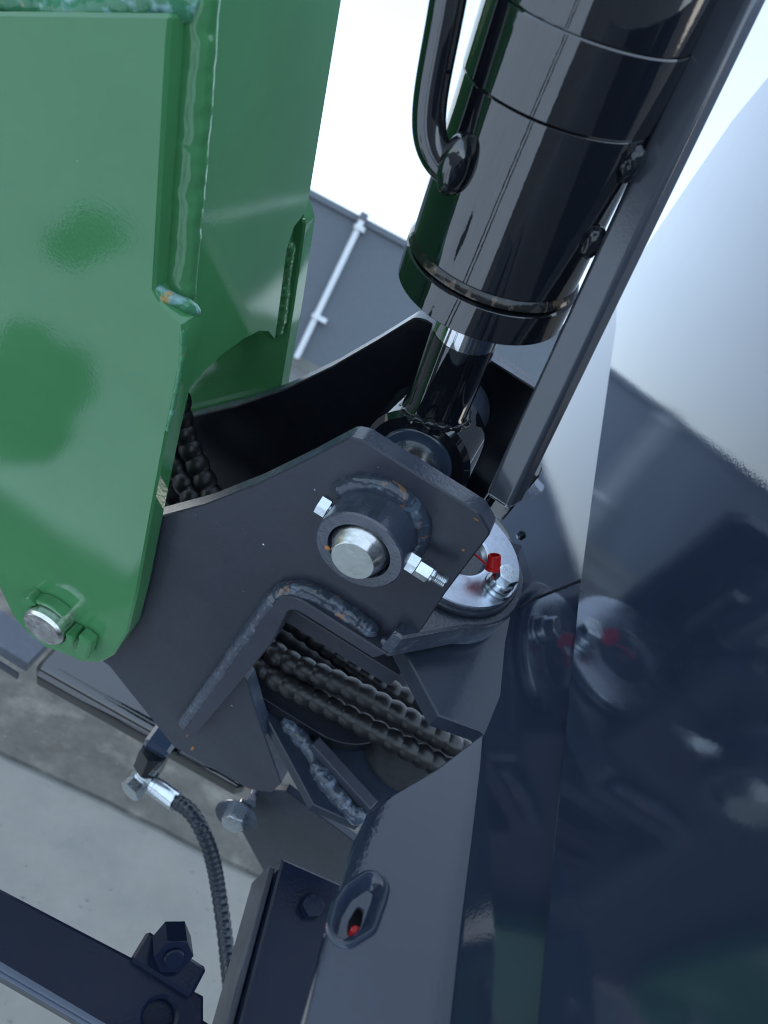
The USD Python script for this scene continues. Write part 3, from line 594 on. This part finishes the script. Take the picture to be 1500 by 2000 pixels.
# ------------------------------------------------------------------ hoses
def coil(pts, r, pitch, amp, n=None, ring=26):
    p0, Ls = spline(pts, 400); k = int(Ls/pitch*16); p, _ = spline(pts, k); s = np.linspace(0, Ls, k)
    th = np.linspace(0, 2*np.pi, ring, endpoint=False)
    return tube(p, r*(1+amp*((.5-.5*np.cos(s[:, None]/pitch*2*np.pi+.3*np.sin(th[None])))**.38-.75)), ring)
h1 = [U((350, 770), Y, .155), U((362, 850), Y, .150), U((398, 935), Y, .140), U((440, 1040), Y, .12), U((470, 1180), Y, .10), U((520, 1262), Y, .078), U((640, 1325), Y, .076), U((760, 1385), Y, .078), U((860, 1440), Y, .085), U((960, 1500), Y, .10)]
h2 = [U((318, 840), Y, .150), U((335, 890), Y, .145), U((370, 960), Y, .130), U((410, 1080), Y, .11), U((440, 1210), Y, .09), U((505, 1300), Y, .064), U((620, 1368), Y, .062), U((740, 1432), Y, .062), U((840, 1485), Y, .068), U((930, 1540), Y, .08)]
h3 = [U((300, 900), Y, .16), U((340, 970), Y, .15), U((430, 1080), Y, .14), U((540, 1190), Y, .130), U((640, 1265), Y, .125), U((740, 1335), Y, .125), U((830, 1385), Y, .13), U((930, 1440), Y, .14)]
for nm, hh, lab in (('a', h1, 'black spiral wrapped hose, upper of the pair seen through the bracket opening'), ('b', h2, 'black spiral wrapped hose, lower of the pair seen through the bracket opening'), ('c', h3, 'shaded black spiral hose, hindmost in the bracket opening')):
    t_ = thing('hydraulic_hose', lab, 'hose', hh[0], 'hoses through the articulation')
    part(t_, 'spiral_sleeve', coil(hh, .0110, .0158, .20), K['rubber'], 60)

# ------------------------------------------------------------------ front axle carrier, fittings and braided hose at lower left
YA = .105
ac = thing('axle_tube', 'black rounded box tube running behind the green arm tip', 'steel tube', U((230, 1400), Y, YA))
t0, t1 = U((62, 1320), Y, YA), U((470, 1548), Y, YA)
ux = nrm(t1-t0); Lt = np.linalg.norm(t1-t0); ux = nrm([ux[0], 0, ux[2]]); uz = nrm(np.cross(ux, Y)); uz = uz if uz[2] > 0 else -uz
prof = Polygon([(-.0, -.026), (.075, -.026), (.075, .026), (0, .026)]).buffer(-.020).buffer(.020, quad_segs=10)
part(ac, 'tube', plate(prof, Lt*1.0, t0-uz*.006, Y, uz, ux, .008), K['black'], 40)
tp0 = t0+uz*.0205
part(ac, 'top_plate', box(tp0+[.050, .018, -.020], tp0+[.16, .12, -.0115]), K['gloss_edge'])
part(ac, 'gusset', yplate([(-.20, -.43), (-.13, -.40), (-.06, -.46), (-.06, -.52), (-.12, -.52)], .19, .012), K['edge'])
end = thing('bracket_end_block', 'dull black block at the left edge behind the rounded black tube', 'steel block', U((5, 1290), Y, .16))
part(end, 'block', box(U((-60, 1225), Y, .17), U((52, 1300), Y, .17)+[0, .05, -.02]), K['edge'])
part(end, 'face', box(U((-50, 1275), Y, .165), U((36, 1310), Y, .165)+[0, .004, -.012]), K['plate'])
hs = thing('hose_assembly', 'thin dark wrapped hose with crimped zinc ferrule and banjo fitting, lower left', 'hydraulic hose', U((300, 1500), Y, .06))
F0, F1, F2, F3 = U((306, 1462), Y, .085), U((292, 1497), Y, .075), U((283, 1520), Y, .068), U((266, 1532), Y, .055)
part(hs, 'port_block', box(F0-[.018, .006, .008], F0+[.018, .03, .012], .005), K['gloss_edge'])
part(hs, 'adapter', hexm(F0-[0, .001, .004], nrm(F1-F0), .034, .034, X), K['black'], 25)
bj = part(hs, 'banjo', lathe([(0, -.015), (.0130, -.015), (.0170, -.010), (.0185, 0), (.0170, .010), (.0130, .015), (0, .015)], F2, nrm(F2-F1+[0, -.004, 0]), 40), K['zinc'], 40)
bdir = MC.T@nrm([-.55, .45, -.70])
part(bj, 'banjo_bolt', hexm(F2+bdir*.013, bdir, .0275, .0130), K['zinc'], 25)
G0, G1 = U((300, 1534), Y, .060), U((352, 1572), Y, .050)
part(hs, 'ferrule_neck', tube([F2, G0+(G1-G0)*.15], .0058, 20), K['zinc'])
part(hs, 'ferrule', lathe([(0, 0), (.0112, 0), (.0118, .0008), (.0118, .006), (.0125, .007), (.0125, .039), (.0118, .041), (0, .041)], G0, nrm(G1-G0), 40), K['zinc'], 30)
hp_ = [G1-nrm(G1-G0)*.006, U((384, 1602), Y, .040), U((408, 1655), Y, .028), U((425, 1730), Y, .012), U((437, 1810), Y, -.020), U((446, 1890), Y, -.055), U((456, 1965), Y, -.095), U((470, 2080), Y, -.15)]
part(hs, 'wrapped_hose', coil(hp_, .0096, .0090, .13, ring=20), K['hose'], 60)
# flange bolt under the bracket
fb = thing('flange_bolt', 'zinc bolt with a broad washer under the lower tip of the grey bracket', 'bolt', U((462, 1590), Y, .05))
fd_ = MC.T@nrm([-.22, .48, -.85]); fo_ = U((463, 1592), Y, .05)
part(fb, 'washer', ringm(fo_, fd_, .005, .0270, .0026, .0007), K['edge'], 30)
part(fb, 'head', hexm(fo_+fd_*.0026, fd_, .0260, .0120), K['zinc'], 25)
part(fb, 'shank', cyl(fo_-fd_*.02, fd_, .006, .02, n=24), K['edge'])
f2 = thing('small_bolt', 'small dull bolt above the broad washer under the bracket tip', 'bolt', U((492, 1560), Y, .06))
part(f2, 'head', hexm(U((492, 1560), Y, .065), nrm([.1, -.8, .3]), .014, .008), K['edge'], 25)
part(f2, 'shank', cyl(U((492, 1560), Y, .065), nrm([-.1, .8, -.3]), .005, .03, n=20), K['edge'])

# ------------------------------------------------------------------ lower cross beam, clamp nut, post and plate
ZB = -.365
lb_ = thing('lower_beam', 'navy painted steel cross beam with a clamp nut, bottom left corner', 'steel beam', U((200, 1900), Z, ZB))
yb0 = np.mean([U(p, Z, ZB)[1] for p in [(0, 1735), (140, 1808), (270, 1878)]]); yb1 = np.mean([U(p, Z, ZB)[1] for p in [(20, 1895), (110, 1948)]])
xb0, xb1 = U((-260, 1700), Z, ZB)[0], U((402, 1950), Z, ZB)[0]
hb = U((312, 1984), Z, ZB)
bq = [U(p, Z, ZB)[:2] for p in [(-220, 1621), (0, 1735), (270, 1876), (398, 1945), (398, 2110), (190, 1998), (0, 1885), (-220, 1752)]]
bf0, bf1 = U((-220, 1752), Z, ZB), U((398, 2110), Z, ZB)
part(lb_, 'top_plate', zplate(Polygon([tuple(q) for q in bq]), ZB, .010, holes=[Point(hb[0], hb[1]).buffer(.0125, quad_segs=12)], c=.0025), K['navy'])
part(lb_, 'rounded_edge', tube([bf0+[0, 0, -.0075], bf1+[0, 0, -.0075]], .0072, 24), K['gloss_edge'], 50)
bd_ = nrm(bf1-bf0)
part(lb_, 'front_plate', plate(Polygon([(0, 0), (np.linalg.norm(bf1-bf0), 0), (np.linalg.norm(bf1-bf0), -.06), (0, -.06)]), .008, bf0+[0, 0, -.012], bd_, Z, nrm(np.cross(Z, bd_)), .001), K['navy'])
part(lb_, 'tongue', box((xb1-.05, yb0-.030, ZB-.022), (xb1+.06, yb0-.004, ZB-.0105), .002), K['navy'])
part(lb_, 'hole_bolt', cyl((hb[0], hb[1], ZB-.024), Z, .0095, .008, .003, 28), K['rubber'], 40)
cn = U((322, 1890), Z, ZB)
part(lb_, 'clamp_foot', box(cn+[-.028, -.010, -.002], cn+[.030, .014, .009], .0025), K['navy'])
nc_ = U((338, 1852), Z, ZB+.022); na = nrm([.35, -.62, .62])
part(lb_, 'clamp_nut', hexm(nc_-na*.014, na, .027, .024, Z), K['navy'], 25)
part(lb_, 'clamp_stud', cyl(nc_+na*.0095, na, .0082, .004, .0012, 32), K['navy'], 40)
ps = thing('frame_post', 'dark navy box post below the frame skirt, bottom centre', 'steel post', U((580, 1850), Z, -.30))
zp = -.335
pa, pb = U((548, 1690), Z, zp), U((462, 2020), Z, zp); pc_, pd = U((700, 1640), Z, zp), U((650, 2020), Z, zp)
pol = Polygon([tuple((pa+(pa-pb)*.05)[:2]), tuple((pb+(pb-pa)*.3)[:2]), tuple((pb+(pb-pa)*.3)[:2]+np.array([.14, 0])), tuple((pa+(pa-pb)*.05)[:2]+np.array([.14, .02]))])
part(ps, 'post', zplate(pol, zp, .10, .004, c=.002), K['navy'])
part(ps, 'side_flange', plate(Polygon([(0, 0), (np.linalg.norm(pb-pa)*1.2, 0), (np.linalg.norm(pb-pa)*1.2, .006), (0, .006)]), .06, pa+[-.0075, 0, -.012], nrm((pb-pa)*[1, 1, 0]), X, -Z, .001), K['plate'])
hp2 = thing('hidden_bolt_head', 'faint zinc bolt head on the navy post beside the pressed slot', 'bolt', U((606, 1772), Z, zp))
part(hp2, 'head', hexm(U((606, 1772), Z, zp+.001), Z, .018, .010), K['navy'], 25)
pl = thing('lower_plate', 'slate grey plate sloping below the hinge ear towards the post', 'steel plate', U((580, 1640), Y, .06))
pq = [U(p, Y, .075) for p in [(505, 1540), (560, 1545), (700, 1650), (680, 1745), (560, 1700), (520, 1712), (470, 1620)]]
part(pl, 'plate', yplate(xz(np.array(pq)), .075, .010, .003), K['chassis_soft'])
